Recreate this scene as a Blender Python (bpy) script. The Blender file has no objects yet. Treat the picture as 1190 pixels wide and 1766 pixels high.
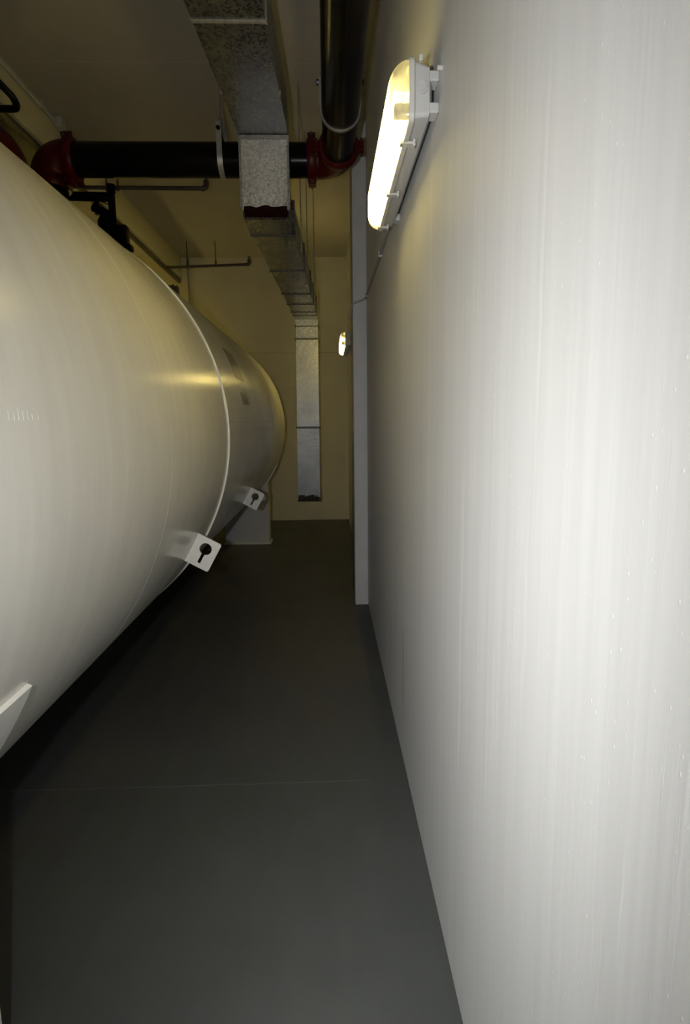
import bpy, bmesh, math, random
from mathutils import Vector, Matrix
random.seed(4)
C = bpy.context.scene
COL = C.collection
PI = math.pi

# ------------------------------------------------------------------ camera
cam_data = bpy.data.cameras.new('camera')
cam = bpy.data.objects.new('camera', cam_data); COL.objects.link(cam)
R_ = Vector((0.99945059, -0.03118796, -0.01121749))
U_ = Vector((0.01554262, 0.14209924, 0.98973038))
F_ = Vector((0.02927368, 0.98936096, -0.14250591))
cam.matrix_world = Matrix(((R_.x, U_.x, -F_.x, 0), (R_.y, U_.y, -F_.y, 0), (R_.z, U_.z, -F_.z, 1.5), (0, 0, 0, 1)))
cam_data.sensor_fit = 'VERTICAL'; cam_data.sensor_height = 36.0; cam_data.sensor_width = 24.0
cam_data.lens = 960 * 36 / 1766
cam_data.shift_x = 1 / 1766; cam_data.shift_y = -19 / 1766
cam_data.clip_start = 0.02
C.camera = cam

# ------------------------------------------------------------------ world, exposure
w = bpy.data.worlds.new('world'); C.world = w; w.use_nodes = True
w.node_tree.nodes['Background'].inputs[0].default_value = (0.0, 0.0, 0.0, 1)
w.node_tree.nodes['Background'].inputs[1].default_value = 0.0
C.view_settings.view_transform = 'Standard'; C.view_settings.look = 'None'
C.view_settings.gamma = 1.0; C.view_settings.exposure = 0.0
C.view_settings.use_curve_mapping = False

# the photographer's flash gun, beside the lens
FLASH = (-0.17, 0.03, 1.52)
fl = bpy.data.lights.new('camera_flash', 'POINT')
fl.energy = 62.0; fl.color = (1.0, 1.0, 0.985)
fl.shadow_soft_size = 0.016
fl.use_nodes = True
def flash_beam(nt):
    """beam pattern of the flash head held upright: narrower sideways than up and down"""
    N_ = nt.nodes; em = N_['Emission']
    geo = N_.new('ShaderNodeNewGeometry'); sep = N_.new('ShaderNodeSeparateXYZ'); nt.links.new(geo.outputs['Incoming'], sep.inputs[0])
    def m(op, a, b=None, clamp=False):
        x = N_.new('ShaderNodeMath'); x.operation = op; x.use_clamp = clamp
        for i, v in enumerate((a, b)):
            if v is None: continue
            if hasattr(v, 'is_linked'): nt.links.new(v, x.inputs[i])
            else: x.inputs[i].default_value = v
        return x.outputs[0]
    fwd = m('MULTIPLY', sep.outputs['Y'], FSIGN)
    fs = m('MAXIMUM', fwd, 0.02)
    h = m('DIVIDE', m('MULTIPLY', sep.outputs['X'], FSIGN), fs); v = m('DIVIDE', m('MULTIPLY', sep.outputs['Z'], FSIGN), fs)
    dh = m('DIVIDE', m('SUBTRACT', h, 0.22), 0.72); dv = m('DIVIDE', m('ADD', v, 1.25), 1.95)
    fh = m('DIVIDE', 1.0, m('POWER', m('ADD', 1.0, m('MULTIPLY', dh, dh)), 2.0))
    fv = m('DIVIDE', 1.0, m('ADD', 1.0, m('MULTIPLY', dv, dv)))
    gate = m('MULTIPLY', m('SUBTRACT', fwd, 0.02), 12.0, True)
    nt.links.new(m('MULTIPLY', m('MULTIPLY', m('MULTIPLY', fh, fv), gate), 2.78), em.inputs['Strength'])
FSIGN = 1.0
flash_beam(fl.node_tree)
flo = bpy.data.objects.new('camera_flash', fl); COL.objects.link(flo)
flo.location = FLASH
TUBE_COLOR = (1.0, 0.79, 0.25, 1)
TUBE_STRENGTH = 40.0

# ------------------------------------------------------------------ helpers
def Z(z):            # heights were measured from the lens, the floor is 1.5 m below it
    return z + 1.5

def link_mesh(name, bm, mat=None, parent=None, smooth=False):
    me = bpy.data.meshes.new(name)
    bmesh.ops.recalc_face_normals(bm, faces=bm.faces)
    bm.to_mesh(me); bm.free()
    if smooth:
        for p in me.polygons: p.use_smooth = True
        if smooth != 'all':
            try: me.set_sharp_from_angle(angle=math.radians(35))
            except Exception: pass
    if mat: me.materials.append(mat)
    o = bpy.data.objects.new(name, me); COL.objects.link(o)
    if parent:
        o.parent = parent
        pl = parent
        loc = Vector((0, 0, 0))
        while pl: loc += pl.location; pl = pl.parent
        me.transform(Matrix.Translation(-loc))
    return o

def thing(name, label, cat, loc=(0, 0, 0), group=None):
    o = bpy.data.objects.new(name, None); COL.objects.link(o)
    o.location = loc; o.empty_display_size = 0.05
    o['label'] = label; o['category'] = cat
    if group: o['group'] = group
    return o

def tag(o, label, cat, group=None):
    o['label'] = label; o['category'] = cat
    if group: o['group'] = group
    return o

def struct(o):
    o['kind'] = 'structure'; return o

def box(bm, x0, x1, y0, y1, z0, z1, bev=0.0, seg=2):
    r = bmesh.ops.create_cube(bm, size=1.0)
    vs = r['verts']
    for v in vs:
        v.co.x = x0 if v.co.x < 0 else x1
        v.co.y = y0 if v.co.y < 0 else y1
        v.co.z = z0 if v.co.z < 0 else z1
    if bev:
        es = list({e for v in vs for e in v.link_edges})
        bmesh.ops.bevel(bm, geom=es, offset=bev, segments=seg, profile=0.5, affect='EDGES')
    return vs

def loft(bm, rings, cap=True, closed=True):
    vr = [[bm.verts.new(p) for p in ring] for ring in rings]
    n = len(rings[0])
    for a, b in zip(vr[:-1], vr[1:]):
        for i in range(n if closed else n - 1):
            bm.faces.new((a[i], a[(i + 1) % n], b[(i + 1) % n], b[i]))
    if cap:
        bm.faces.new(vr[0][::-1]); bm.faces.new(vr[-1])
    return vr

def tube(bm, pts, r, n=16, cap=True):
    pts = [Vector(p) for p in pts]
    rr = r if isinstance(r, (list, tuple)) else [r] * len(pts)
    t0 = (pts[1] - pts[0]).normalized()
    up = Vector((0, 0, 1)) if abs(t0.z) < 0.9 else Vector((1, 0, 0))
    u = t0.cross(up).normalized()
    rings = []
    for i, p in enumerate(pts):
        if i == 0: t = pts[1] - pts[0]
        elif i == len(pts) - 1: t = pts[-1] - pts[-2]
        else: t = (pts[i + 1] - p).normalized() + (p - pts[i - 1]).normalized()
        t.normalize()
        u = (u - t * u.dot(t)).normalized(); v = t.cross(u)
        k = 1.0
        if 0 < i < len(pts) - 1:
            c = (pts[i + 1] - p).normalized().dot((p - pts[i - 1]).normalized())
            k = 1.0
        rings.append([p + (u * math.cos(a) + v * math.sin(a)) * rr[i] * k for a in [2 * PI * j / n for j in range(n)]])
    loft(bm, rings, cap)

def rounded_path(pts, rad, n=6):
    pts = [Vector(p) for p in pts]
    out = [pts[0]]
    for a, b, c in zip(pts[:-2], pts[1:-1], pts[2:]):
        d1 = (a - b).normalized(); d2 = (c - b).normalized()
        r = min(rad, (a - b).length * .49, (c - b).length * .49)
        p1 = b + d1 * r; p2 = b + d2 * r
        for i in range(n + 1):
            t = i / n
            out.append(p1 * (1 - t) ** 2 + b * 2 * t * (1 - t) + p2 * t * t)
    out.append(pts[-1]); return out

def arc(center, a_dir, b_dir, rad, n=12, ang=PI / 2):
    c = Vector(center); a = Vector(a_dir); b = Vector(b_dir)
    return [c + (a * math.cos(ang * i / n) + b * math.sin(ang * i / n)) * rad for i in range(n + 1)]

def ring_profile(bm, center, axis, prof, n=48):
    """prof: list of (radius, offset along the axis), closed profile"""
    c = Vector(center); ax = Vector(axis).normalized()
    up = Vector((0, 0, 1)) if abs(ax.z) < 0.9 else Vector((1, 0, 0))
    u = ax.cross(up).normalized(); v = ax.cross(u)
    rings = []
    for j in range(n):
        a = 2 * PI * j / n; d = u * math.cos(a) + v * math.sin(a)
        rings.append([c + d * r + ax * t for r, t in prof])
    vr = [[bm.verts.new(p) for p in ring] for ring in rings]
    m = len(prof)
    for j in range(n):
        A = vr[j]; B = vr[(j + 1) % n]
        for i in range(m):
            bm.faces.new((A[i], A[(i + 1) % m], B[(i + 1) % m], B[i]))

def hexbolt(bm, p, axis, r=0.012, h=0.01):
    tube(bm, [Vector(p), Vector(p) + Vector(axis).normalized() * h], r, 6)

# ------------------------------------------------------------------ materials
class NT:
    def __init__(s, name):
        s.m = bpy.data.materials.new(name); s.m.use_nodes = True
        s.t = s.m.node_tree; s.b = s.t.nodes['Principled BSDF']; s.o = s.t.nodes['Material Output']
    def n(s, kind, **kw):
        nd = s.t.nodes.new(kind)
        for k, v in kw.items(): setattr(nd, k, v)
        return nd
    def l(s, a, b): s.t.links.new(a, b)
    def coords(s, scale=(1, 1, 1)):
        g = s.n('ShaderNodeNewGeometry'); mp = s.n('ShaderNodeMapping'); mp.inputs['Scale'].default_value = scale
        s.l(g.outputs['Position'], mp.inputs['Vector']); return mp.outputs['Vector']
    def noise(s, scale, detail=4, rough=.55, co=None):
        nz = s.n('ShaderNodeTexNoise'); nz.inputs['Scale'].default_value = scale
        nz.inputs['Detail'].default_value = detail; nz.inputs['Roughness'].default_value = rough
        s.l(co if co else s.coords(), nz.inputs['Vector']); return nz.outputs['Fac']
    def ramp(s, fac, stops):
        r = s.n('ShaderNodeValToRGB'); el = r.color_ramp.elements
        while len(el) < len(stops): el.new(0.5)
        for e, (p, c) in zip(el, stops):
            e.position = p; e.color = (*c, 1) if len(c) == 3 else c
        s.l(fac, r.inputs['Fac']); return r.outputs['Color']
    def mix(s, fac, a, b, mode='MIX'):
        x = s.n('ShaderNodeMix', data_type='RGBA', blend_type=mode)
        for sock, val in ((x.inputs[0], fac), (x.inputs[6], a), (x.inputs[7], b)):
            if hasattr(val, 'links') or hasattr(val, 'is_linked'): s.l(val, sock)
            else: sock.default_value = val if not isinstance(val, tuple) else ((*val, 1) if len(val) == 3 else val)
        return x.outputs[2]
    def math(s, op, a, b=None, clamp=False):
        x = s.n('ShaderNodeMath', operation=op, use_clamp=clamp)
        for i, val in enumerate((a, b)):
            if val is None: continue
            if hasattr(val, 'is_linked'): s.l(val, x.inputs[i])
            else: x.inputs[i].default_value = val
        return x.outputs[0]
    def bump(s, h, strength=.2, dist=.01):
        b = s.n('ShaderNodeBump'); b.inputs['Strength'].default_value = strength; b.inputs['Distance'].default_value = dist
        s.l(h, b.inputs['Height']); s.l(b.outputs['Normal'], s.b.inputs['Normal'])
    def set(s, color=None, rough=None, metal=None, spec=None):
        if color is not None:
            if hasattr(color, 'is_linked'): s.l(color, s.b.inputs['Base Color'])
            else: s.b.inputs['Base Color'].default_value = (*color, 1)
        if rough is not None:
            if hasattr(rough, 'is_linked'): s.l(rough, s.b.inputs['Roughness'])
            else: s.b.inputs['Roughness'].default_value = rough
        if metal is not None: s.b.inputs['Metallic'].default_value = metal
        if spec is not None: s.b.inputs['Specular IOR Level'].default_value = spec
        return s.m

def plain(name, color, rough=.5, metal=0, spec=.5, var=.12, scale=18, bump=0.05):
    t = NT(name); f = t.noise(scale)
    lo = tuple(c * (1 - var) for c in color); hi = tuple(min(1, c * (1 + var)) for c in color)
    m = t.set(t.ramp(f, [(.3, lo), (.7, hi)]), rough, metal, spec)
    if bump: t.bump(f, bump, .003)
    return m

# right wall: painted plaster with vertical trowel streaks, drips and specks
def mat_plaster():
    t = NT('painted plaster with vertical streaks')
    cs = t.coords((1, 26, .7)); streak = t.noise(1.5, 7, .66, cs)
    cl = t.coords((1, 5, .25)); wide = t.noise(1.3, 3, .5, cl)
    base = t.ramp(streak, [(.32, (.628, .628, .622)), (.50, (.668, .668, .66)), (.68, (.702, .702, .695))])
    base = t.mix(t.ramp(wide, [(.35, (0, 0, 0)), (.7, (.40, .40, .40))]), base, (.635, .632, .612))
    # small bright drips where the paint ran
    cd = t.coords((1, 34, 2.2)); drip = t.noise(1.5, 5, .65, cd)
    cm = t.coords((1, 2.6, 1.4)); msk = t.noise(1.6, 3, .55, cm)
    dm = t.math('MULTIPLY', t.ramp(drip, [(.60, (0, 0, 0)), (.70, (1, 1, 1))]), t.ramp(msk, [(.46, (0, 0, 0)), (.60, (.7, .7, .7))]))
    base = t.mix(t.math('MULTIPLY', dm, .7), base, (.79, .79, .78))
    # specks
    vo = t.n('ShaderNodeTexVoronoi'); vo.inputs['Scale'].default_value = 42; t.l(t.coords((1, 1.5, 1)), vo.inputs['Vector'])
    sp = t.ramp(vo.outputs['Distance'], [(.06, (1, 1, 1)), (.13, (0, 0, 0))])
    sm = t.noise(4.2, 4, .65, t.coords((1, 1.6, .8)))
    sf = t.math('MULTIPLY', sp, t.ramp(sm, [(.45, (0, 0, 0)), (.54, (.85, .85, .85))]))
    base = t.mix(sf, base, (.83, .83, .82))
    g = t.n('ShaderNodeNewGeometry'); sx = t.n('ShaderNodeSeparateXYZ'); t.l(g.outputs['Position'], sx.inputs[0])
    wob = t.math('MULTIPLY', t.math('SUBTRACT', t.noise(3.0, 3, .6, t.coords((0, 0, 1))), .5), .05)
    ys = t.math('ADD', sx.outputs['Y'], wob)
    hsum = None
    # long single runs and one dark rub mark: y, centre height, half length, half width, strength, colour
    for y, zc, hl, hw, st, col in RUNS:
        dy = t.math('ABSOLUTE', t.math('SUBTRACT', ys, y))
        wy = t.math('SUBTRACT', 1.0, t.math('MULTIPLY', dy, 1 / hw), True)
        dz = t.math('ABSOLUTE', t.math('SUBTRACT', sx.outputs['Z'], zc))
        wz = t.math('MULTIPLY', t.math('SUBTRACT', hl, dz), 6.0, True)
        k = t.math('MULTIPLY', t.math('MULTIPLY', wy, wz), st)
        base = t.mix(k, base, col)
    h = t.math('ADD', t.math('MULTIPLY', streak, .6), t.math('ADD', t.math('MULTIPLY', dm, .6), t.math('MULTIPLY', sf, .9)))
    t.bump(h, .24, .003)
    return t.set(base, .52, 0, .35)
PALE = (.78, .775, .765); DARK = (.25, .245, .22)
RUNS = [(1.74, 1.75, .75, .022, .55, PALE), (1.29, .98, .45, .014, .6, PALE), (.537, .97, .10, .0035, .9, (.85, .85, .84)),
        (.845, 1.75, .35, .010, .5, PALE), (.865, 1.15, .25, .010, .45, PALE), (2.30, .40, .27, .024, .5, DARK)]

def mat_concrete(name, lo, hi, joint_axis=None, joints=(), jw=.006, rough=.75):
    t = NT(name)
    f = t.noise(1.2, 6, .6); g2 = t.noise(30, 4, .6)
    base = t.ramp(f, [(.3, lo), (.7, hi)])
    h = t.math('MULTIPLY', g2, .3)
    if joint_axis:
        g = t.n('ShaderNodeNewGeometry'); sx = t.n('ShaderNodeSeparateXYZ'); t.l(g.outputs['Position'], sx.inputs[0])
        wob = t.math('MULTIPLY', t.noise(2.5, 5, .6), .03)
        for j in joints:
            d = t.math('ABSOLUTE', t.math('SUBTRACT', t.math('ADD', sx.outputs[joint_axis], wob), j + .015))
            m = t.math('SUBTRACT', 1.0, t.math('MULTIPLY', d, 1.0 / jw), True)
            base = t.mix(t.math('MULTIPLY', m, .8), base, tuple(c * (.62 if joint_axis == 'Z' else 1.5) for c in lo))
            h = t.math('SUBTRACT', h, m)
    t.bump(h, .25, .004)
    return t.set(base, rough, 0, .3)

def mat_floor():
    t = NT('dark grey floor paint')
    f = t.noise(1.6, 6, .6); g2 = t.noise(45, 4, .6)
    base = t.ramp(f, [(.3, (.046, .050, .049)), (.7, (.062, .066, .065))])
    # brush drag along the corridor and hairline crack across it
    st = t.noise(4, 4, .6, t.coords((3, .5, 1)))
    base = t.mix(.25, base, t.ramp(st, [(.3, (.048, .051, .050)), (.7, (.072, .076, .075))]))
    g = t.n('ShaderNodeNewGeometry'); sx = t.n('ShaderNodeSeparateXYZ'); t.l(g.outputs['Position'], sx.inputs[0])
    wob = t.math('MULTIPLY', t.noise(3.5, 6, .65, t.coords((1, 0, 0))), .035)
    d = t.math('ABSOLUTE', t.math('SUBTRACT', t.math('ADD', sx.outputs['Y'], wob), 2.168))
    m = t.math('SUBTRACT', 1.0, t.math('MULTIPLY', d, 1 / .005), True)
    br = t.ramp(t.noise(6, 4, .7, t.coords((1, 0, 0))), [(.25, (.15, .15, .15)), (.6, (1, 1, 1))])
    xm = t.math('MULTIPLY', t.math('SUBTRACT', 0.17, sx.outputs['X']), 30, True)
    m = t.math('MULTIPLY', t.math('MULTIPLY', m, br), xm)
    base = t.mix(t.math('MULTIPLY', m, .5), base, (.16, .16, .155))
    # few small chips and grit
    vo = t.n('ShaderNodeTexVoronoi'); vo.inputs['Scale'].default_value = 9; t.l(t.coords(), vo.inputs['Vector'])
    sp = t.ramp(vo.outputs['Distance'], [(.012, (1, 1, 1)), (.03, (0, 0, 0))])
    base = t.mix(t.math('MULTIPLY', sp, .6), base, (.035, .035, .035))
    h = t.math('ADD', t.math('MULTIPLY', g2, .25), t.math('ADD', m, f))
    t.bump(h, .22, .004)
    return t.set(base, t.ramp(f, [(.3, (.42,) * 3), (.7, (.55,) * 3)]), 0, .35)

def mat_tank():
    t = NT('cream white gloss tank paint')
    f = t.noise(1.5, 5, .6); fine = t.noise(220, 3, .6)
    base = t.ramp(f, [(.3, (.60, .585, .53)), (.7, (.67, .655, .60))])
    st = t.noise(3.0, 5, .6, t.coords((.5, 6, .7)))
    base = t.mix(.35, base, t.ramp(st, [(.32, (.56, .55, .51)), (.68, (.70, .69, .645))]))
    h = t.math('ADD', t.math('MULTIPLY', fine, .12), t.math('MULTIPLY', t.noise(9, 3, .5), .35))
    t.bump(h, .12, .003)
    return t.set(base, t.ramp(f, [(.3, (.17,) * 3), (.7, (.24,) * 3)]), 0, .5)

def mat_galv(name='galvanised sheet steel', dark=1.0, metal=.75, dr=0):
    t = NT(name)
    vo = t.n('ShaderNodeTexVoronoi'); vo.inputs['Scale'].default_value = 95; t.l(t.coords(), vo.inputs['Vector'])
    sp = t.ramp(vo.outputs['Color'], [(.15, tuple(c * dark for c in (.12, .125, .13))), (.85, tuple(c * dark for c in (.46, .47, .48)))])
    f = t.noise(5, 5, .6)
    base = t.mix(.45, sp, t.ramp(f, [(.3, tuple(c * dark for c in (.20, .20, .20))), (.7, tuple(c * dark for c in (.40, .40, .40)))]))
    t.bump(vo.outputs['Distance'], .12, .002)
    return t.set(base, t.ramp(vo.outputs['Color'], [(.2, (.34 - dr,) * 3), (.8, (.55 - dr,) * 3)]), metal, .5)

M = {}
M['plaster'] = mat_plaster()
M['pier'] = plain('grey painted concrete pillar', (.50, .50, .50), .6, 0, .3, .06, 6, .2)
M['far'] = mat_concrete('cream painted blockwork', (.60, .56, .38), (.67, .63, .43), 'Z', (Z(1.0),), .010)
M['wall'] = mat_concrete('cream painted wall', (.60, .56, .38), (.67, .63, .43))
M['ceil'] = mat_concrete('off white ceiling boards', (.42, .39, .32), (.49, .46, .38), 'Y', (4.05, 5.6, 2.6), .006)
M['floor'] = mat_floor()
M['tank'] = mat_tank()
M['tank_white'] = plain('white painted steel', (.72, .71, .67), .38, 0, .45, .05, 20, .1)
M['seam'] = plain('dull seam line in the tank paint', (.50, .49, .44), .6, 0, .2, .1, 30, .1)
M['rim_black'] = plain('matt black rim', (.02, .02, .02), .8)
M['label'] = plain('faded dark label print', (.10, .095, .08), .45, var=.3, scale=60)
M['label_pale'] = plain('faded grey label', (.20, .19, .16), .45, var=.3, scale=60)
M['galv'] = mat_galv()
M['galv_dark'] = plain('dull zinc flange', (.30, .30, .30), .5, .6, .5, .25, 40)
M['flange_dark'] = plain('blackened zinc flange', (.07, .07, .065), .5, .5, .4, .25, 40)
M['galv_flashlit'] = mat_galv('spangled zinc with painted flash light', 1.7, .45)  # lighter copy of the sheet, flash brightness painted into its colour
M['galv_dull'] = mat_galv('dull galvanised sheet', .50, .9, .12)
M['black'] = plain('black gloss pipe paint', (.0035, .0035, .0035), .24, 0, .10, .2, 12, .02)
M['red'] = plain('red pipe fitting paint', (.050, .0018, .0025), .42, 0, .2, .25, 25, .15)
M['red_strip'] = plain('dark red strip', (.012, .001, .0015), .8, 0, .1, .5, 30, .2)
M['bolt'] = plain('dull dark bolt', (.06, .035, .03), .6, .2, .3, .3, 50)
M['zinc'] = plain('zinc plated strap', (.42, .42, .43), .4, .55, .5, .15, 50)
M['steel_pipe'] = plain('dull painted sprinkler pipe', (.075, .062, .045), .5, .2, .5, .2, 20)
M['conduit'] = plain('pale grey conduit', (.55, .54, .51), .45, 0, .4, .08, 20)
M['dark_conduit'] = plain('dark grey cable', (.30, .29, .26), .5, 0, .4, .1, 20)
M['fixture'] = plain('light grey moulded housing', (.50, .50, .49), .42, 0, .4, .03, 12, .03)
M['gasket'] = plain('off white gasket rim', (.55, .545, .51), .4, 0, .4, .04, 20)
M['holder'] = plain('grey lampholder', (.30, .30, .30), .5)
M['reflector'] = plain('white reflector tray', (.80, .79, .76), .4, 0, .4, .02, 10, 0)

def mat_tube():
    t = NT('lit fluorescent tube')
    em = t.n('ShaderNodeEmission'); em.inputs[0].default_value = TUBE_COLOR; em.inputs[1].default_value = TUBE_STRENGTH
    t.l(em.outputs[0], t.o.inputs['Surface']); return t.m
def mat_diffuser():
    t = NT('ribbed clear diffuser')
    tr = t.n('ShaderNodeBsdfTransparent'); tr.inputs[0].default_value = (.97, .97, .95, 1)
    tl = t.n('ShaderNodeBsdfTranslucent'); tl.inputs[0].default_value = (.95, .93, .86, 1)
    gl = t.n('ShaderNodeBsdfGlossy'); gl.inputs[0].default_value = (.9, .9, .9, 1); gl.inputs['Roughness'].default_value = .25
    rib = t.noise(60, 2, .5, t.coords((.2, 4, .2)))
    mx = t.n('ShaderNodeMixShader'); t.l(t.ramp(rib, [(.3, (.62,) * 3), (.7, (.78,) * 3)]), mx.inputs[0])
    t.l(tr.outputs[0], mx.inputs[1]); t.l(tl.outputs[0], mx.inputs[2])
    m2 = t.n('ShaderNodeMixShader'); m2.inputs[0].default_value = .06
    t.l(mx.outputs[0], m2.inputs[1]); t.l(gl.outputs[0], m2.inputs[2])
    t.l(m2.outputs[0], t.o.inputs['Surface']); return t.m
M['tube'] = mat_tube(); M['diffuser'] = mat_diffuser()

# ------------------------------------------------------------------ room shell
WX = 0.318; LX = -3.35; NY = -2.6; FY = 8.44; CZ = Z(2.336)
def slab(name, a, mat):
    bm = bmesh.new(); box(bm, *a); return struct(link_mesh(name, bm, mat))
slab('floor', (LX - .2, WX + .2, NY - .2, FY + .2, -.15, 0), M['floor'])
slab('ceiling', (LX - .2, WX + .2, NY - .2, FY + .2, CZ, CZ + .15), M['ceil'])
slab('wall_right', (WX, WX + .2, NY, FY, 0, CZ), M['plaster'])
slab('wall_left', (LX - .2, LX, NY, FY, 0, CZ), M['wall'])
slab('wall_far', (LX - .2, WX + .2, FY, FY + .2, 0, CZ), M['far'])
slab('wall_back', (LX - .2, WX + .2, NY - .2, NY, 0, CZ), M['wall'])
bm = bmesh.new(); box(bm, .211, WX, 4.41, 4.78, 0, CZ, .006, 2)
struct(link_mesh('trim_1', bm, M['pier'], smooth=True))                 # pillar standing proud of the right wall
bm = bmesh.new(); box(bm, -2.13, -2.05, NY, FY, Z(2.04), CZ, .005, 2)
struct(link_mesh('trim_2', bm, M['wall'], smooth=True))                 # downstand beam along the ceiling

# ------------------------------------------------------------------ tank
TX, TZ, TR = -1.639, Z(-.0555), 1.117
Y0, Y1, HD = -0.35, 6.98, 0.50
tank = thing('storage_tank', 'huge horizontal cream white steel tank filling the left side, on saddle supports', 'tank', (TX, 3.3, 0))
def tank_pt(y, deg, r=TR):
    a = math.radians(deg); return Vector((TX + r * math.cos(a), y, TZ + r * math.sin(a)))
bm = bmesh.new()
ys = []
for i in range(1, 19):
    f = PI / 2 * i / 18; ys.append((Y0 - HD * math.cos(f), math.sin(f)))
ny = 44
for i in range(1, ny): ys.append((Y0 + (Y1 - Y0) * i / ny, 1))
for i in range(0, 18):
    f = PI / 2 * i / 18; ys.append((Y1 + HD * math.sin(f), math.cos(f)))
N = 160
rings = [[tank_pt(y, 360 * j / N, TR * k) for j in range(N)] for y, k in ys]
vr = loft(bm, rings, cap=False)
c0 = bm.verts.new((TX, Y0 - HD, TZ)); c1 = bm.verts.new((TX, Y1 + HD, TZ))
for i in range(N):
    bm.faces.new((vr[0][(i + 1) % N], vr[0][i], c0)); bm.faces.new((vr[-1][i], vr[-1][(i + 1) % N], c1))
shell = link_mesh('shell', bm, M['tank'], tank, smooth='all')
# raised white band
bm = bmesh.new(); ring_profile(bm, (TX, 2.99, TZ), (0, 1, 0), [(TR - .01, -.005), (TR + .006, -.005), (TR + .008, 0), (TR + .006, .005), (TR - .01, .005)], 200)
link_mesh('weld_band', bm, M['tank_white'], tank, smooth=True)
for y in (1.90, 5.45, .35, 6.98):
    bm = bmesh.new(); ring_profile(bm, (TX, y, TZ), (0, 1, 0), [(TR - .004, -.004), (TR + .0002, -.003), (TR + .0004, 0), (TR + .0002, .003), (TR - .004, .004)], 200)
    link_mesh('weld_seam', bm, M['seam'], tank, smooth=True)
# one lengthwise seam on the far course
bm = bmesh.new(); tube(bm, [tank_pt(y, 3.0, TR - .001) for y in (3.02, 5.44)], .004, 8)
link_mesh('weld_seam', bm, M['tank'], tank, smooth=True)

def curved_patch(y0, y1, d0, d1, r0, r1, ns=24, ny_=2):
    """solid plate hugging the shell between two heights and two angles"""
    bm = bmesh.new()
    rings = []
    for i in range(ns + 1):
        d = d0 + (d1 - d0) * i / ns
        rings.append([tank_pt(y0, d, r0), tank_pt(y0, d, r1), tank_pt(y1, d, r1), tank_pt(y1, d, r0)])
    loft(bm, rings)
    return bm
# lifting lugs with a keyhole, standing out from the shell
def make_lug(y):
    w2, out, th = .076, .122, .012
    cu = bpy.data.curves.new('lug_outline', 'CURVE'); cu.dimensions = '2D'; cu.fill_mode = 'BOTH'; cu.extrude = th / 2
    def spline(pts):
        s = cu.splines.new('POLY'); s.points.add(len(pts) - 1)
        for p, q in zip(s.points, pts): p.co = (q[0], q[1], 0, 1)
        s.use_cyclic_u = True
    def corner(cx, cy, r, a0):
        return [(cx + r * math.cos(a0 + PI / 2 * i / 5), cy + r * math.sin(a0 + PI / 2 * i / 5)) for i in range(6)]
    r = .010
    spline([(-.03, -w2), ] + corner(out - r, -w2 + r, r, -PI / 2) + corner(out - r, w2 - r, r, 0) + [(-.03, w2)])
    cx_, cy_, cr, sw = .062, .022, .030, .0075
    a = math.asin(sw / cr)
    key = []
    n = 28
    for i in range(n + 1):
        t = -PI / 2 + a + (2 * PI - 2 * a) * i / n
        key.append((cx_ + cr * math.cos(t), cy_ + cr * math.sin(t)))
    key += [(cx_ - sw, cy_ - .078), (cx_ + sw, cy_ - .078)]
    spline(key[::-1])
    o = bpy.data.objects.new('tmp', cu); COL.objects.link(o)
    dg = bpy.context.evaluated_depsgraph_get()
    me = bpy.data.meshes.new_from_object(o.evaluated_get(dg))
    bpy.data.objects.remove(o); bpy.data.curves.remove(cu)
    ang = math.radians(-29)
    rad = Vector((math.cos(ang), 0, math.sin(ang))); tan = Vector((-math.sin(ang), 0, math.cos(ang)))
    nrm = rad.cross(tan)
    base = tank_pt(y, -29)
    mt = Matrix(((rad.x, tan.x, nrm.x, base.x), (rad.y, tan.y, nrm.y, base.y), (rad.z, tan.z, nrm.z, base.z), (0, 0, 0, 1)))
    me.transform(mt)
    bm = bmesh.new(); bm.from_mesh(me); bmesh.ops.remove_doubles(bm, verts=bm.verts, dist=1e-5)
    bpy.data.meshes.remove(me)
    return link_mesh('lifting_lug', bm, M['tank_white'], tank)
for y in (2.66, 4.55): make_lug(y)
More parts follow.
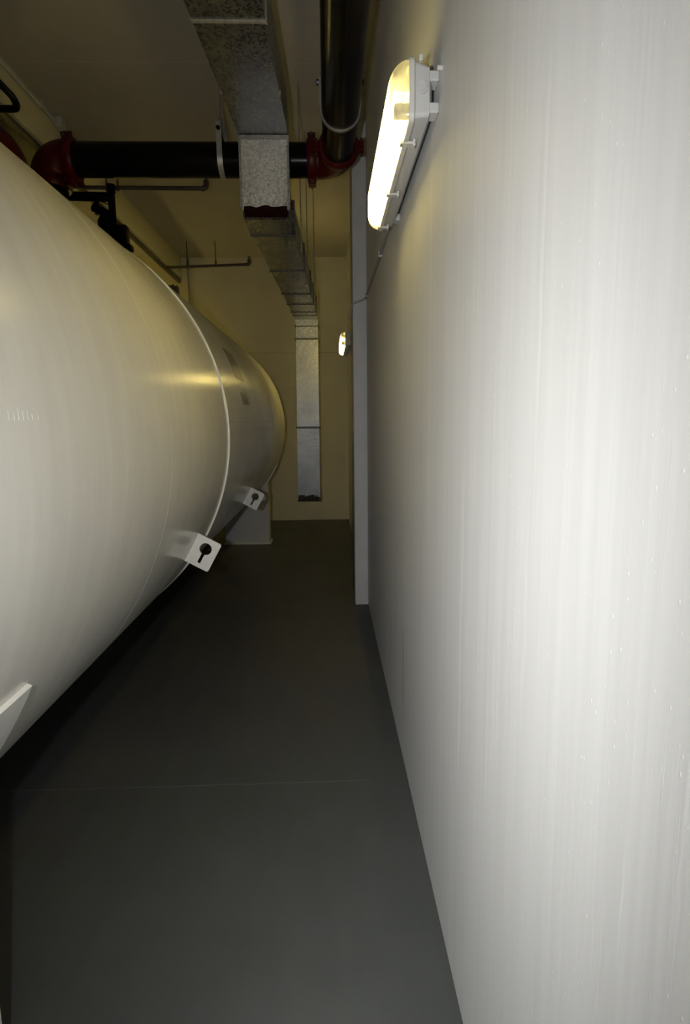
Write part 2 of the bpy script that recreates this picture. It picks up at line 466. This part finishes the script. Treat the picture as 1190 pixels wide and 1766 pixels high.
# saddle supports with wear plate and base plate
def make_saddle(yf, depth, wear0, wear1):
    s = bpy.data.objects.new('saddle', None)
    bmw = curved_patch(wear0, wear1, -154.8, -25.2, TR - .004, TR + .011, 72)
    link_mesh('wear_plate', bmw, M['tank_white'], tank, smooth=True)
    for sgn in (1, -1):
        def px(x): return TX + sgn * x
        x_out, x_in = .905, .36
        n = 16
        def topz(x): return TZ - math.sqrt((TR + .009) ** 2 - x * x)
        xs = [x_in + (x_out - x_in) * i / n for i in range(n + 1)]
        bm = bmesh.new()
        # front and rear web
        for ya in (yf, yf + depth - .014):
            a = [Vector((px(x), ya, .012)) for x in xs]; b = [Vector((px(x), ya, topz(x))) for x in xs]
            poly = a + b[::-1]
            lo = [bm.verts.new(p) for p in poly]; hi = [bm.verts.new(p + Vector((0, .014, 0))) for p in poly]
            m = len(poly)
            for i in range(n):
                for vs_, fl_ in ((lo, 0), (hi, 1)):
                    f = (vs_[i], vs_[i + 1], vs_[m - 2 - i], vs_[m - 1 - i]); bm.faces.new(f if not fl_ else f[::-1])
            for i in range(m): bm.faces.new((lo[i], lo[(i + 1) % m], hi[(i + 1) % m], hi[i]))
        o = link_mesh('saddle_leg', bm, M['pier_leg'], tank)
        for xx in (x_out - .014, x_in):
            bm = bmesh.new()
            x0_, x1_ = sorted((px(xx), px(xx + .014)))
            box(bm, x0_, x1_, yf + .014, yf + depth - .014, .012, topz(xx + .007))
            link_mesh('stiffener', bm, M['pier_leg'], tank)
        bm = bmesh.new(); a_, b_ = sorted((px(x_in - .02), px(x_out + .02)))
        box(bm, a_, b_, yf - .03, yf + depth + .03, 0, .014, .002, 1)
        link_mesh('base_plate', bm, M['tank_white'], tank)
M['pier_leg'] = plain('grey white saddle steel', (.55, .54, .52), .5, 0, .35, .05, 12, .1)
make_saddle(6.80, .20, 6.76, 7.0)
make_saddle(0.87, .20, .72, 1.108)
# data labels
def patch_on_shell(y0, y1, d0, d1, name, mat, skew=0):
    bm = curved_patch(y0, y1, d0, d1, TR - .002, TR + .0015, 12)
    return link_mesh(name, bm, mat, tank)
patch_on_shell(3.62, 3.98, 17.4, 28.0, 'data_label', M['label'])['label'] = 'faded dark rectangular label'
patch_on_shell(3.62, 3.90, 8.8, 12.6, 'data_label', M['label_pale'])['label'] = 'small square faded label'
# stamped marks near the camera
bm = bmesh.new()
x = .945
for k, (dx, hh) in enumerate([(0, .018), (.016, .010), (.030, .022), (.044, .016), (.060, .020), (.074, .012), (.095, .008)]):
    box(bm, 0, 1, 0, 1, 0, 1)
    vs_ = list(bm.verts)[-8:]
    for v in vs_:
        y_ = x + dx + (.004 if v.co.y > .5 else 0); d_ = 3.2 + math.degrees((hh if v.co.z > .5 else 0) / TR)
        v.co = tank_pt(y_, d_, TR - .001 if v.co.x < .5 else TR + .0002)
link_mesh('stamped_mark', bm, M['tank'], tank)
# flanged nozzle on the crown
bm = bmesh.new()
nz = Vector((-1.33, 5.0, TZ + math.sqrt(TR ** 2 - .31 ** 2) - .03))
tube(bm, [nz, nz + Vector((0, 0, .12))], .05, 24); tube(bm, [nz + Vector((0, 0, .10)), nz + Vector((0, 0, .13))], .085, 24)
tube(bm, [nz + Vector((0, 0, .132)), nz + Vector((0, 0, .155))], .085, 24)
for i in range(8):
    a = 2 * PI * i / 8; hexbolt(bm, nz + Vector((.068 * math.cos(a), .068 * math.sin(a), .155)), (0, 0, 1), .010, .012)
nzo = link_mesh('nozzle', bm, M['steel_pipe'], tank, smooth=True)
nzo['label'] = 'dark flanged nozzle on the tank crown'

# ------------------------------------------------------------------ ventilation duct
duct = thing('ventilation_duct', 'galvanised rectangular air duct stepping down under the ceiling and down the far wall', 'duct', (-.35, 3.65, Z(1.5)))
def ductseg(name, secs, mat, parent=duct, smooth=False):
    """secs: list of 4-corner sections"""
    bm = bmesh.new(); loft(bm, secs); return link_mesh(name, bm, mat, parent)
def sec(y, x0, x1, z0, z1):
    return [Vector((x0, y, Z(z0))), Vector((x1, y, Z(z0))), Vector((x1, y, Z(z1))), Vector((x0, y, Z(z1)))]
def up_x(y):  # upper run drifts slightly to the right with distance
    t = (y - 2.6) / 1.05; return (-.556 + .053 * t, -.240 + .034 * t)
def low_x(y):
    t = (y - 3.65) / 3.5; return (-.497 + .126 * t, -.214 + .118 * t)
ZU0, ZU1, ZL0, ZL1 = 1.705, 1.925, 1.25, 1.46
cuts = [-1.0, 0.4, 1.52, 2.67, 3.61]
for a, b in zip(cuts[:-1], cuts[1:]):
    ductseg('duct_section', [sec(a, *up_x(a), ZU0, ZU1), sec(b - .001, *up_x(b), ZU0, ZU1)], M['galv_dull'])
# angled flange pairs
def duct_flange(secfun, y, z0, z1, e=.016, t=.010, mat='galv_dark'):
    x0, x1 = secfun(y)
    bm = bmesh.new()
    for yy in (y - t, y + .0005):
        box(bm, x0 - e, x1 + e, yy, yy + t - .0005, Z(z0) - e, Z(z0))
        box(bm, x0 - e, x1 + e, yy, yy + t - .0005, Z(z1), Z(z1) + e)
        box(bm, x0 - e, x0, yy, yy + t - .0005, Z(z0), Z(z1))
        box(bm, x1, x1 + e, yy, yy + t - .0005, Z(z0), Z(z1))
    for sx in (x0 - e * .5, x1 + e * .5):
        hexbolt(bm, (sx, y - t - .006, Z(z0) - e * .4), (0, 1, 0), .006, t * 2 + .012)
    return link_mesh('flange', bm, M[mat], duct)
for y in (0.4, 1.52, 2.67): duct_flange(up_x, y, ZU0, ZU1, .008, .007)
for sx in (0, 1):
    bm = bmesh.new(); xx = up_x(3.2)[sx]; box(bm, xx - .007, xx + .007, 3.19, 3.21, Z(ZU0) - .008, Z(ZU0) + .012, .002, 1); link_mesh('cleat', bm, M['galv_dark'], duct)
# drop box, its near face in a lighter zinc that imitates flash light
x0, x1 = low_x(3.65)
bm = bmesh.new()
prof = [(3.61, ZU0 - .0), (3.61, ZU1), (3.87, ZU1), (3.87, ZL1), (4.0, ZL1), (4.0, ZL0), (3.70, ZL0), (3.652, ZL0 + .035), (3.652, ZU0)]
lo = [bm.verts.new((x0, y, Z(z))) for y, z in prof]; hi = [bm.verts.new((x1, y, Z(z))) for y, z in prof]
bm.faces.new(lo); bm.faces.new(hi[::-1])
for i in range(len(prof)): bm.faces.new((lo[i], lo[(i + 1) % len(prof)], hi[(i + 1) % len(prof)], hi[i]))
link_mesh('drop_box', bm, M['galv_dull'], duct)
bm = bmesh.new(); box(bm, x0, x1, 3.650, 3.6518, Z(ZL0) + .036, Z(ZU0) - .001); o = link_mesh('flashlit_face', bm, M['galv_flashlit'], duct); o['label'] = 'spangled zinc face of the drop, flash brightness painted into its colour'
bm = bmesh.new(); box(bm, x0 - .014, x1 + .014, 3.625, 3.648, Z(ZU0) - .020, Z(ZU0) - .002, .002, 1)
box(bm, x0 - .010, x0 + .004, 3.640, 3.656, Z(ZL0) + .04, Z(ZU0) - .02); box(bm, x1 - .004, x1 + .010, 3.640, 3.656, Z(ZL0) + .04, Z(ZU0) - .02)
link_mesh('flange', bm, M['galv'], duct)
bm = bmesh.new()  # uneven dark red strip along the lower edge of the drop
rings = []
for i in range(15):
    xx = x0 + .008 + (x1 - x0 - .016) * i / 14; top = Z(ZL0) + .058 + .004 * math.sin(i * 1.1) + random.uniform(-.004, .004)
    rings.append([Vector((xx, 3.6475, Z(ZL0) + .036)), Vector((xx, 3.6475, top)), Vector((xx, 3.652, top)), Vector((xx, 3.652, Z(ZL0) + .036))])
loft(bm, rings)
rings = [[p + Vector((0, 0, 0)) for p in (Vector((x, 3.6485, Z(ZL0) + .036)), Vector((x, 3.702, Z(ZL0) - .001)), Vector((x, 3.702, Z(ZL0) + .004)), Vector((x, 3.652, Z(ZL0) + .040)))] for x in (x0 + .008, x1 - .008)]
loft(bm, rings)
o = link_mesh('edge_strip', bm, M['red_strip'], duct); o['label'] = 'dark red strip along the bottom edge'
# lower run in sections with flanges
lc = [4.0, 4.9, 5.75, 6.25, 6.68, 6.9, 7.18]
for a, b in zip(lc[:-1], lc[1:]):
    ductseg('duct_section', [sec(a, *low_x(a), ZL0, ZL1), sec(b - .001, *low_x(b), ZL0, ZL1)], M['galv_dull'])
for y in lc[:-1]: duct_flange(low_x, y, ZL0, ZL1, .009, .006, 'flange_dark')
# vertical drop on the far wall
vx0, vx1 = low_x(7.20); vy0, vy1 = 7.20, 7.47
bm = bmesh.new()
box(bm, vx0, vx1, 7.18, vy1, Z(1.18), Z(ZL1)); link_mesh('elbow_box', bm, M['galv'], duct)
vz = [1.18, 1.02, -.08, -1.02]
for za, zb in zip(vz[:-1], vz[1:]):
    bm = bmesh.new(); k = lambda z: -.010 * (1.2 - z)
    ra = [Vector((vx0 + k(za), vy0, Z(za))), Vector((vx1 + k(za) * .4, vy0, Z(za))), Vector((vx1 + k(za) * .4, vy1, Z(za))), Vector((vx0 + k(za), vy1, Z(za)))]
    rb = [Vector((vx0 + k(zb), vy0, Z(zb) + .001)), Vector((vx1 + k(zb) * .4, vy0, Z(zb) + .001)), Vector((vx1 + k(zb) * .4, vy1, Z(zb) + .001)), Vector((vx0 + k(zb), vy1, Z(zb) + .001))]
    loft(bm, [ra, rb]); link_mesh('duct_section', bm, M['galv'], duct)
for z in (1.18, 1.02, -.08):
    bm = bmesh.new(); e = .012; k_ = -.010 * (1.2 - z)
    box(bm, vx0 + k_ - e, vx1 + k_ * .4 + e, vy0 - e, vy0, Z(z) - .013, Z(z) + .013)
    box(bm, vx0 + k_ - e, vx0 + k_, vy0, vy1, Z(z) - .013, Z(z) + .013); box(bm, vx1 + k_ * .4, vx1 + k_ * .4 + e, vy0, vy1, Z(z) - .013, Z(z) + .013)
    link_mesh('flange', bm, M['flange_dark'], duct)
for z in (.45, -.62):
    for xx in (vx0 - .022, vx1 - .006):
        bm = bmesh.new(); box(bm, xx, xx + .018, vy0 - .004, vy0 + .018, Z(z) - .008, Z(z) + .008)
        link_mesh('bracket', bm, M['galv_dark'], duct)
# black strip with ragged top along the foot of the vertical drop
bm = bmesh.new()
k_ = -.010 * 2.2
box(bm, vx0 + k_ + .004, vx1 + k_ * .4 - .004, vy0 - .003, vy0, Z(-1.02), Z(-.975)); 
n = 12
for i in range(n):
    xx = vx0 + k_ + .01 + (vx1 - vx0 - .03) * i / n; box(bm, xx, xx + .02, vy0 - .003, vy0, Z(-.975), Z(-.975 + random.uniform(.0, .03)))
box(bm, vx0 + k_ - .004, vx1 + k_ * .4 + .006, vy0 - .006, vy1, Z(-1.035), Z(-1.02))
link_mesh('mouth_rim', bm, M['rim_black'], duct)['label'] = 'black lower rim with ragged top'

def rod(name, label, cat, p, q, r, mat, group=None):
    bm = bmesh.new(); tube(bm, [p, q], r, 10); hexbolt(bm, Vector(q) - Vector((0, 0, .012)), (0, 0, 1), r * 3.2, .012)
    hexbolt(bm, p, (0, 0, 1), r * 2.2, .012)
    return tag(link_mesh(name, bm, M[mat], None), label, cat, group)
for y, lab in ((4.22, 'thin threaded rod hanging from the ceiling right of the duct, just behind the black pipe'), (4.9, 'thin threaded rod from the ceiling right of the duct halfway along its lower run'), (6.0, 'thin threaded rod from the ceiling right of the duct nearest the far wall')):
    x1_ = low_x(y)[1] + .030
    bm = bmesh.new(); tube(bm, [(x1_, y + .03, Z(ZL0) - .02), (x1_, y + .03, CZ)], .0045, 8)
    xl = low_x(y)[0]
    hexbolt(bm, (x1_, y + .03, Z(ZL0) - .035), (0, 0, 1), .011, .012)
    r_ = tag(link_mesh('threaded_rod', bm, M['galv_dark']), lab, 'hanger rod', 'rods hanging the duct')
# ------------------------------------------------------------------ black main with red fittings
PR = .1055; PZ = Z(1.72); PY = 4.0; PX = .102; ER = .14; EL = .12
def coupling(parent, c, axis, ear, r=PR, wdt=.062):
    bm = bmesh.new()
    ring_profile(bm, c, axis, [(r * .93, -wdt / 2), (r * 1.17, -wdt / 2), (r * 1.24, -wdt / 4), (r * 1.24, wdt / 4), (r * 1.17, wdt / 2), (r * .93, wdt / 2)], 40)
    ax = Vector(axis).normalized(); e = Vector(ear).normalized(); s = ax.cross(e)
    c = Vector(c)
    for sg in (1, -1):
        for k in (1, -1):
            p = c + e * sg * r * 1.33 + s * k * .018
            vs_ = box(bm, -.5, .5, -.5, .5, -.5, .5)
            mt = Matrix((( e.x, ax.x, s.x), (e.y, ax.y, s.y), (e.z, ax.z, s.z)))
            for v in vs_: v.co = p + mt @ Vector((v.co.x * r * .34, v.co.y * wdt * .82, v.co.z * .028))
    o = link_mesh('coupling', bm, M['red'], parent, smooth=True)
    for sg in (1, -1):
        b2 = bmesh.new()
        p = c + e * sg * r * 1.38
        tube(b2, [p - s * .050, p + s * .050], .0065, 8); hexbolt(b2, p - s * .046, -s, .012, .010); hexbolt(b2, p + s * .036, s, .012, .012)
        link_mesh('bolt', b2, M['bolt'], o)
    return o
LXP = -1.80
main = thing('fire_main', 'thick black pipe crossing behind the duct with red grooved elbows and couplings', 'pipe', (-.9, PY, PZ))
bm = bmesh.new(); tube(bm, [(PX - ER - .02, PY, PZ), (LXP + EL, PY, PZ)], PR, 48); o = link_mesh('pipe', bm, M['black'], main, smooth=True)
bm = bmesh.new(); tube(bm, [(PX, PY - ER - .02, PZ), (PX, -2.2, PZ)], PR, 48); link_mesh('pipe', bm, M['black'], main, smooth=True)
bm = bmesh.new(); tube(bm, arc((PX - ER, PY - ER, PZ), (1, 0, 0), (0, 1, 0), ER, 16), PR * 1.08, 40)
link_mesh('elbow', bm, M['red'], main, smooth=True)
coupling(main, (PX - ER - .035, PY, PZ), (1, 0, 0), (0, 0, 1))
coupling(main, (PX, PY - ER - .035, PZ), (0, 1, 0), (1, 0, 0))
# left end: elbow turning down towards the tank crown
bm = bmesh.new(); tube(bm, arc((LXP + EL, PY, PZ - EL), (0, 0, 1), (-1, 0, 0), EL, 16), PR * 1.12, 40)
link_mesh('elbow', bm, M['red'], main, smooth=True)
coupling(main, (LXP + EL + .035, PY, PZ), (1, 0, 0), (0, .5, -.86))
coupling(main, (LXP, PY, PZ - EL - .035), (0, 0, 1), (1, -.25, 0))
bm = bmesh.new(); tube(bm, [(LXP, PY, PZ - EL - .02), (LXP, PY, TZ + math.sqrt(TR ** 2 - (LXP - TX) ** 2) - .005)], PR, 40); link_mesh('pipe', bm, M['black'], main, smooth=True)

# clevis hangers
def clevis(c, axis, r, strap_w, lab, ztop):
    t_ = thing('pipe_hanger', lab, 'hanger', (c[0], c[1], c[2] + r), 'clevis hangers on the black main')
    c = Vector(c); ax = Vector(axis); s = Vector((0, 0, 1)).cross(ax)
    ri, ro = r + .001, r + .007
    bm = bmesh.new(); rings = []
    pts = [(s * 1.0, .165)] ; path = []
    path.append((s * ri, Vector((0, 0, .155)), s))
    for i in range(25):
        a = -PI * i / 24
        d = s * math.cos(a) + Vector((0, 0, 1)) * math.sin(a); path.append((d * ri, Vector((0, 0, 0)), d))
    path.append((-s * ri, Vector((0, 0, .155)), -s))
    for base, off, d in path:
        p = c + base + off
        rings.append([p - ax * strap_w / 2, p + d * .006 - ax * strap_w / 2, p + d * .006 + ax * strap_w / 2, p + ax * strap_w / 2])
    loft(bm, rings); link_mesh('strap', bm, M['zinc'], t_, smooth=True)
    bm = bmesh.new(); zb = c + Vector((0, 0, r + .035)); tube(bm, [zb - s * (r + .03), zb + s * (r + .03)], .007, 10)
    for sg in (1, -1): hexbolt(bm, zb + s * sg * (r + .010), s * sg, .014, .016)
    link_mesh('bolt', bm, M['black'], t_)
    bm = bmesh.new(); rings = []
    for u_, zz in ((-r - .009, r + .02), (-r - .009, r + .11), (-.03, r + .165), (.03, r + .165), (r + .009, r + .11), (r + .009, r + .02)):
        pass
    top = [(-r - .008, .02), (-r - .008, r + .08), (-.03, r + .13), (.03, r + .13), (r + .008, r + .08), (r + .008, .02)]
    path = [c + s * a + Vector((0, 0, b)) for a, b in top]
    for i, p in enumerate(path):
        n_ = (Vector((0, 0, 1)) if 1 < i < 4 else s * (1 if i > 2 else -1)) * .005
        rings.append([p - ax * strap_w * .45, p + n_ - ax * strap_w * .45, p + n_ + ax * strap_w * .45, p + ax * strap_w * .45])
    loft(bm, rings); link_mesh('yoke', bm, M['zinc'], t_)
    bm = bmesh.new(); tube(bm, [c + Vector((0, 0, r + .12)), Vector((c.x, c.y, ztop))], .006, 10); hexbolt(bm, c + Vector((0, 0, r + .138)), (0, 0, 1), .014, .012)
    link_mesh('rod', bm, M['galv_dark'], t_)
clevis((-.665, PY, PZ), (1, 0, 0), PR, .034, 'grey clevis strap around the cross pipe left of the duct', CZ)
clevis((PX, 3.39, PZ), (0, 1, 0), PR, .022, 'thin clevis ring around the black pipe beside the right wall', CZ)

# second riser with a red elbow at the left edge of the view
RX, RY, RE = -1.764, 3.4, .24
riser = thing('riser_pipe', 'red elbow on a black riser at the left edge, nearer than the cross pipe', 'pipe', (RX, RY, Z(1.03)))
rz = Z(1.60)
bm = bmesh.new(); tube(bm, [(RX, RY, TZ + math.sqrt(TR ** 2 - (RX - TX) ** 2) + .001), (RX, RY, rz - RE)], PR, 40); link_mesh('pipe', bm, M['black'], riser, smooth=True)
bm = bmesh.new(); tube(bm, arc((RX - RE, RY, rz - RE), (1, 0, 0), (0, 0, 1), RE, 16), PR * 1.12, 40); link_mesh('elbow', bm, M['red'], riser, smooth=True)
coupling(riser, (RX, RY, rz - RE - .03), (0, 0, 1), (0, 1, 0))
bm = bmesh.new(); tube(bm, [(RX - RE, RY, rz), (-3.3, RY, rz)], PR, 40); link_mesh('pipe', bm, M['black'], riser, smooth=True)
coupling(riser, (RX - RE - .04, RY, rz), (1, 0, 0), (0, 1, 0))

# black return bend high on the left
bm = bmesh.new()
pts = rounded_path([(-1.895, 1.6, Z(1.985)), (-1.895, 3.80, Z(1.99)), (-1.90, 3.86, Z(1.955)), (-3.2, 3.86, Z(1.955))], .05, 8)
tube(bm, pts, .021, 20)
tag(link_mesh('bent_pipe', bm, M['black'], None, smooth=True), 'thin black pipe turning a bend against the ceiling beam at the left edge', 'pipe')

# black valve set on the tank crown
vx, vy = -1.480, 4.2
valve = thing('valve_assembly', 'black valve set with upright pipe on the tank crown, before the cream wall', 'valve', (vx, vy, TZ + TR))
bm = bmesh.new(); tube(bm, [(vx, vy, TZ + TR - .012), (vx, vy, Z(1.61))], .024, 20)
tube(bm, [(vx, vy, Z(1.595)), (vx, vy, Z(1.645))], .030, 20); link_mesh('upright_pipe', bm, M['black'], valve, smooth=True)
bm = bmesh.new(); tube(bm, [(vx + .01, vy, Z(1.565)), (-1.80, vy - .03, Z(1.560))], .031, 20); link_mesh('cross_pipe', bm, M['black'], valve, smooth=True)
bm = bmesh.new()
tube(bm, [(vx - .05, vy, Z(1.18)), (vx - .05, vy, Z(1.40)), (vx - .035, vy, Z(1.47))], [.055, .055, .03], 20)
tube(bm, [(vx - .13, vy, Z(1.50)), (vx - .01, vy, Z(1.44))], .030, 16); tube(bm, [(vx - .105, vy, Z(1.45)), (vx - .105, vy, Z(1.54))], .016, 12)
tube(bm, [(vx - .01, vy - .03, Z(1.28)), (vx + .02, vy + .03, Z(1.28))], .05, 20)
link_mesh('valve_body', bm, M['black'], valve, smooth=True)
bm = bmesh.new(); box(bm, vx + .026, vx + .098, vy - .04, vy + .04, Z(1.23), Z(1.375), .008, 2); box(bm, vx + .03, vx + .125, vy - .05, vy + .03, Z(1.205), Z(1.245), .006, 2)
tube(bm, [(vx + .05, vy, Z(1.1)), (vx + .05, vy, Z(1.24))], .02, 12)
link_mesh('actuator_box', bm, M['black'], valve, smooth=True)
bm = bmesh.new(); tube(bm, rounded_path([(vx - .10, vy - .01, Z(1.53)), (vx - .125, vy - .01, Z(1.55)), (vx - .06, vy - .02, Z(1.53)), (vx, vy - .02, Z(1.50))], .02, 4), .004, 8)
link_mesh('signal_wire', bm, M['black'], valve, smooth=True)
bm = bmesh.new(); tube(bm, [(vx - .22, 4.0, Z(1.08)), (vx - .22, 4.0, Z(1.22)), ], .07, 28); tube(bm, [(vx - .22, 4.0, Z(1.20)), (vx - .22, 4.0, Z(1.225))], .10, 28)
link_mesh('blind_flange', bm, M['steel_pipe'], valve, smooth=True)

# sprinkler branches
def branch(y, z, xr, xl, rods, lab):
    t_ = thing('sprinkler_branch', lab, 'sprinkler pipe', (xr, y, z), 'sprinkler branches under the ceiling')
    bm = bmesh.new(); tube(bm, rounded_path([(xl, y, Z(2.008)), (xr, y, z), (xr, y, z + .05)], .02, 5), .017, 14); link_mesh('pipe', bm, M['steel_pipe'], t_, smooth=True)
    bm = bmesh.new(); tube(bm, [(xr - .035, y, z), (xr - .02, y, z)], .024, 14); tube(bm, [(xr, y, z + .02), (xr, y, z + .065)], .023, 14)
    tube(bm, [(xr, y, z + .065), (xr, y, z + .10)], [.012, .010], 12); link_mesh('sprinkler_head', bm, M['steel_pipe'], t_, smooth=True)
    bm = bmesh.new(); tube(bm, [(xr, y, z + .085), (xr, y, z + .09)], .024, 14); link_mesh('deflector', bm, M['steel_pipe'], t_)
    for xx in rods:
        bm = bmesh.new(); tube(bm, [(xx, y, z - .004), (xx, y, z + .07), (xx, y, CZ)], [.013, .007, .0055], 8)
        ring_profile(bm, (xx, y, z), (1, 0, 0), [(.017, -.008), (.021, -.008), (.021, .008), (.017, .008)], 20)
        link_mesh('rod_clamp', bm, M['steel_pipe'], t_)
branch(5.18, Z(2.0), -1.01, -2.061, (-1.86, -1.765), 'nearer thin sprinkler pipe with upturned head, just below the black cross pipe')
branch(7.70, Z(2.045), -.985, -2.061, (-1.42, -1.79), 'farther thin sprinkler pipe with upturned head, before the far wall')

bm = bmesh.new(); tube(bm, [(-2.09, .2, Z(2.008)), (-2.09, 8.43, Z(2.008))], .028, 20)
tag(link_mesh('range_pipe', bm, M['steel_pipe'], None, smooth=True), 'dark sprinkler feed pipe running lengthwise along the underside of the ceiling beam', 'pipe')
# conduit on the beam, with a small box
cnd = thing('ceiling_conduit', 'thin grey conduit with a small box along the ceiling beam at upper left', 'conduit', (-2.035, 4.8, Z(2.28)))
bm = bmesh.new(); tube(bm, [(-2.036, NY, Z(2.285)), (-2.036, 4.70, Z(2.285))], .013, 12); link_mesh('tube', bm, M['conduit'], cnd, smooth=True)
bm = bmesh.new(); box(bm, -2.05, -1.99, 4.68, 4.76, Z(2.255), Z(2.325), .006, 2); link_mesh('junction_box', bm, M['conduit'], cnd, smooth=True)
for y in (2.2, 3.4, 4.45):
    bm = bmesh.new(); box(bm, -2.05, -2.018, y, y + .018, Z(2.266), Z(2.315), .002, 1); link_mesh('clip', bm, M['conduit'], cnd)
# conduit down the far wall
bm = bmesh.new(); tube(bm, [(-1.955, 8.42, Z(1.1)), (-1.955, 8.42, CZ)], .012, 12)
tag(link_mesh('wall_conduit', bm, M['dark_conduit'], None, smooth=True), 'thin upright conduit on the far wall behind the tank crown', 'conduit')

# ------------------------------------------------------------------ linear wall lights
def make_light(off, y0, y1, lab):
    z0, z1 = Z(.800), Z(.957); zc = (z0 + z1) / 2
    xb = WX - off                                   # back of the housing
    t_ = thing('linear_wall_light', lab, 'wall light', (xb, (y0 + y1) / 2, z0), 'weatherproof wall lights')
    def rrect(hy, hz, r, n=6, yc=(y0 + y1) / 2):
        out = []
        for (sy, sz, a0) in ((1, 1, 0), (-1, 1, PI / 2), (-1, -1, PI), (1, -1, 3 * PI / 2)):
            for i in range(n + 1):
                a = a0 + PI / 2 * i / n
                out.append((yc + sy * (hy - r) + r * math.cos(a), zc + sz * (hz - r) + r * math.sin(a)))
        return out
    hy = (y1 - y0) / 2; hz = (z1 - z0) / 2
    def ring(x, hy_, hz_, r): return [Vector((x, y, z)) for y, z in rrect(hy_, hz_, r)]
    d = .066                                        # housing depth
    bm = bmesh.new()
    loft(bm, [ring(xb - .004, hy - .035, hz - .030, .012), ring(xb - .014, hy - .012, hz - .016, .012), ring(xb - d + .016, hy - .004, hz - .008, .014), ring(xb - d + .006, hy - .004, hz - .007, .014)])
    body = link_mesh('housing', bm, M['fixture'], t_, smooth=True)
    # knockout on the near end
    b2 = bmesh.new(); ring_profile(b2, (xb - .038, y0 + .0045, zc + .005), (0, 1, 0), [(.016, -.0015), (.019, -.0015), (.019, .004), (.016, .004)], 24); link_mesh('knockout', b2, M['fixture'], body, smooth=True)
    bm = bmesh.new()
    loft(bm, [ring(xb - d + .012, hy, hz, .020), ring(xb - d + .008, hy + .004, hz + .003, .022), ring(xb - d - .004, hy + .004, hz + .003, .022), ring(xb - d - .004, hy - .004, hz - .005, .018)], cap=False)
    bm.faces.new([bm.verts.new(p) for p in ring(xb - d + .012, hy, hz, .020)])
    bmesh.ops.remove_doubles(bm, verts=bm.verts, dist=1e-5)
    link_mesh('gasket_rim', bm, M['gasket'], t_, smooth=True)
    bm = bmesh.new()
    rs = []
    for k in range(9):
        a = PI / 2 * k / 8
        rs.append(ring(xb - d - .003 - .050 * math.sin(a) ** 1.0, hy - .001 - .050 * (1 - math.cos(a)), hz - .002 - .036 * (1 - math.cos(a)), .020 + .016 * (1 - math.cos(a)) * .9))
    loft(bm, rs, cap=False); bm.faces.new([v for v in bm.verts][-len(rs[-1]):])
    link_mesh('diffuser', bm, M['diffuser'], t_, smooth='all')
    bm = bmesh.new(); box(bm, xb - d + .000, xb - d + .010, y0 + .012, y1 - .012, z0 + .010, z1 - .010); link_mesh('reflector_tray', bm, M['reflector'], t_)
    for zz in (zc - .036, zc + .036):
        bm = bmesh.new(); tube(bm, [(xb - d - .024, y0 + .062, zz), (xb - d - .024, y1 - .062, zz)], .013, 16); link_mesh('fluorescent_tube', bm, M['tube'], t_, smooth=True)
        for ya, yb in ((y0 + .034, y0 + .060), (y1 - .060, y1 - .034)):
            bm = bmesh.new(); box(bm, xb - d - .040, xb - d + .001, ya, yb, zz - .017, zz + .017, .004, 2)
            link_mesh('lampholder', bm, M['holder'], t_, smooth=True)
    # clips, two on the underside, two on top
    for y in (y0 + .13, y0 + .50, y1 - .06):
        for sg, zz in ((-1, z0), (1, z1)):
            bm = bmesh.new()
            box(bm, xb - d - .010, xb - d + .030, y - .012, y + .012, *sorted((zz - sg * .001, zz + sg * .006)), .0015, 1)
            box(bm, xb - d + .024, xb - d + .032, y - .010, y + .010, *sorted((zz - sg * .008, zz + sg * .010)), .001, 1)
            box(bm, xb - d - .012, xb - d - .006, y - .012, y + .012, *sorted((zz - sg * .010, zz + sg * .006)), .001, 1)
            link_mesh('clip', bm, M['gasket'], t_)
    # feet against the wall, at either end
    for y in (y0 + .016, y1 - .066):
        for za in (z0 + .026, z1 - .052):
            bm = bmesh.new(); box(bm, xb - .020, WX - .0005, y, y + .05, za, za + .026, .003, 1)
            link_mesh('foot', bm, M['fixture'], t_, smooth=True)
    bm = bmesh.new(); box(bm, xb - .045, xb - .033, y0 + .002, y0 + .016, z1 - .010, z1 + .005, .002, 1); link_mesh('lug', bm, M['gasket'], t_)
    return t_
make_light(.014, 1.62, 2.52, 'nearer lit wall light, bright yellow white diffuser on a grey housing')
make_light(.036, 6.22, 7.12, 'farther small lit wall light, peeking out behind the grey pillar')
added_left_light = make_light(.014, 7.2, 8.1, 'added fill light on the left wall, unseen behind the tank')  # unseen light, added to brighten the far ceiling and far wall
added_left_light.location.x = LX + (WX - added_left_light.location.x); added_left_light.rotation_euler.z = PI
# screw stub on the wall by the near light
bm = bmesh.new(); tube(bm, [(WX - .014, 1.60, Z(.915)), (WX, 1.60, Z(.915))], .006, 10)
tag(link_mesh('wall_screw', bm, M['gasket']), 'small pale screw on the wall beside the near light', 'screw')

# cable from the near light to the pillar and round it
cab = thing('power_cable', 'thin grey cable running from the near wall light across the pillar', 'cable', (WX, 2.6, Z(.86)))
bm = bmesh.new()
pth = [(WX - .012, 2.46, Z(.86)), (WX - .010, 2.62, Z(.905)), (WX - .010, 3.2, Z(.905)), (WX - .010, 4.36, Z(.925)), (WX - .012, 4.402, Z(.915)), (.222, 4.402, Z(.885)), (.203, 4.405, Z(.875)), (.200, 4.46, Z(.82)), (.203, 4.60, Z(.78))]
tube(bm, rounded_path(pth, .03, 5), .0075, 10); link_mesh('sheath', bm, M['dark_conduit'], cab, smooth=True)
for y, z in ((3.22, .905), (4.30, .924), (2.75, .905)):
    bm = bmesh.new(); box(bm, WX - .020, WX, y - .006, y + .006, Z(z) - .013, Z(z) + .016, .002, 1); link_mesh('cable_clip', bm, M['gasket'], cab)
